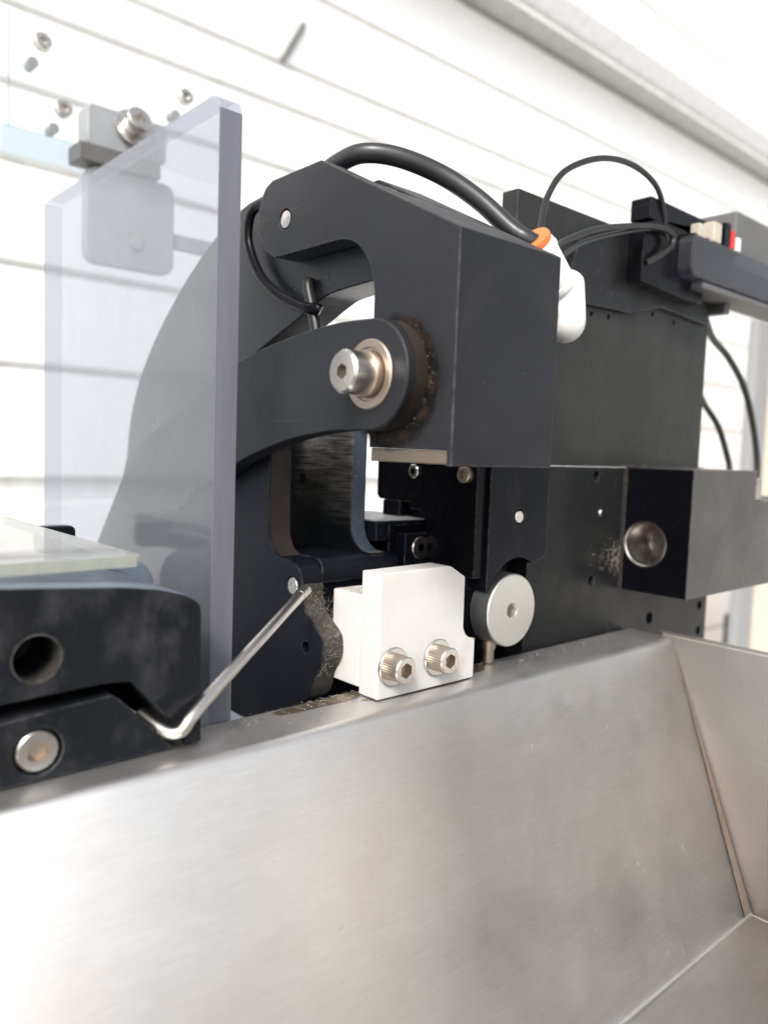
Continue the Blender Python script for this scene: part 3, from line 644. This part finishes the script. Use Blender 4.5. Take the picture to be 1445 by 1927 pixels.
finish(box(-32.6, -32.1, 252.3, 256, 232, 286), 'cover_edge', 'acrylbar', ac)
for x, z in ((-17.4, 275), (-7, 245.6), (60.9, 272.8)):
    s_ = screw(ac, 'screw', (x, 252, z), (0, -1, .2), 4.2, 4.0, 2, 1.6)
    finish(lathe((x-2.5, 256.2, z-8), (0, 1, 0), [(2.6, 0), (2.6, 8)], 20), 'standoff', 'greybar', ac)

# ------------------------------------------------------------------ loose dust and fibres
def flecks(name, label, spots, mat):
    bm = bmesh.new()
    for p, nrm, ln, wd in spots:
        nrm = Vector(nrm).normalized(); d_, u_, v_ = basis(nrm); a = random.uniform(0, 6.28)
        t_ = (u_*math.cos(a)+v_*math.sin(a)); s2 = nrm.cross(t_); p = Vector(p) + nrm*.12
        k = random.uniform(-.4, .4)*ln; q = [p-t_*ln/2, p+s2*k*.4+nrm*.1*ln, p+t_*ln/2+s2*k]
        lo_ = [bm.verts.new(x-s2*wd/2) for x in q]; hi_ = [bm.verts.new(x+s2*wd/2) for x in q]; tp = [bm.verts.new(x+nrm*wd*.6) for x in q]
        for i in range(2):
            bm.faces.new((lo_[i], lo_[i+1], tp[i+1], tp[i])); bm.faces.new((tp[i], tp[i+1], hi_[i+1], hi_[i])); bm.faces.new((hi_[i], hi_[i+1], lo_[i+1], lo_[i]))
    o = finish(bm, name, mat, None, kind='stuff'); o['label'] = label; o['category'] = 'dust'; return o
M['dust'] = plain('pale wood dust', (.37, .325, .27), .9, 0, .35)
sp = []
R = random.uniform
slope = Vector((0, -math.sin(math.radians(60)), math.cos(math.radians(60))))
for i in range(420):       # specks on the sloping wall
    k = R(.03, .97)**.9; y = ya + (yb-ya)*k; z = za + (zb-za)*k; x = min(xend(z)-3, random.gauss(75, 55))
    if x < -120: continue
    sp.append(((x, y, z), slope, R(.15, .55) if R(0, 1) < .85 else R(.7, 1.5), R(.08, .16)))
for i in range(260):       # dust along the rim
    sp.append(((R(-60, 158), R(4, 13) if R(0, 1) < .7 else R(-5, 13), 0), (0, 0, 1), R(.2, .7), R(.08, .18)))
for i in range(150):
    sp.append(((random.gauss(-6, 9), R(7, 13), 0), (0, 0, 1), R(.2, .8), R(.06, .12)))
flecks('dust_flecks', 'pale dust specks and short fibres scattered over the steel tray', sp, 'dust')
sp = []
for i in range(150):       # fuzz on the lobed edge
    y, z = random.choice(front[8:]); sp.append(((R(-8.2, -.2), y-.3, z + R(-1, 1)), (R(-.3, .3), -1, R(-.2, .5)), R(.5, 2.2), R(.025, .06)))
for i in range(110):
    sp.append(((R(-8, 0), R(21, 27), R(20, 30)), (0, -.8, .5), R(.5, 2.4), R(.025, .06)))
for i in range(120):        # along the white base top
    sp.append(((R(.5, 8), R(9.5, 22), 31.9), (0, 0, 1), R(.4, 1.4), R(.06, .12)))
for i in range(150):
    sp.append(((R(22, 28.5), R(31, 38), 40.9), (0, -.2, 1), R(.4, 1.3), R(.03, .07)))
for i in range(240):
    sp.append(((154.6 - abs(random.gauss(0, 7)), 13.8, random.gauss(33, 3.2)), (0, -1, 0), R(.3, 1.5), R(.05, .12)))
for i in range(60):
    sp.append(((R(40, 43), R(-.2, 9), 14.2), (0, -.2, 1), R(.5, 1.8), R(.06, .1)))
for i in range(45):         # rust crumbs round the lever boss
    a = math.radians(R(-70, 75)); sp.append(((-9.1, cy_-R(15.3, 19)*math.cos(a), cz_+R(15.3, 18)*math.sin(a)), (-1, 0, 0), R(.15, .5), R(.05, .1)))
flecks('fibre_fuzz', 'fuzzy brown dust and fibres caught on the black frame edges', sp, 'dust')
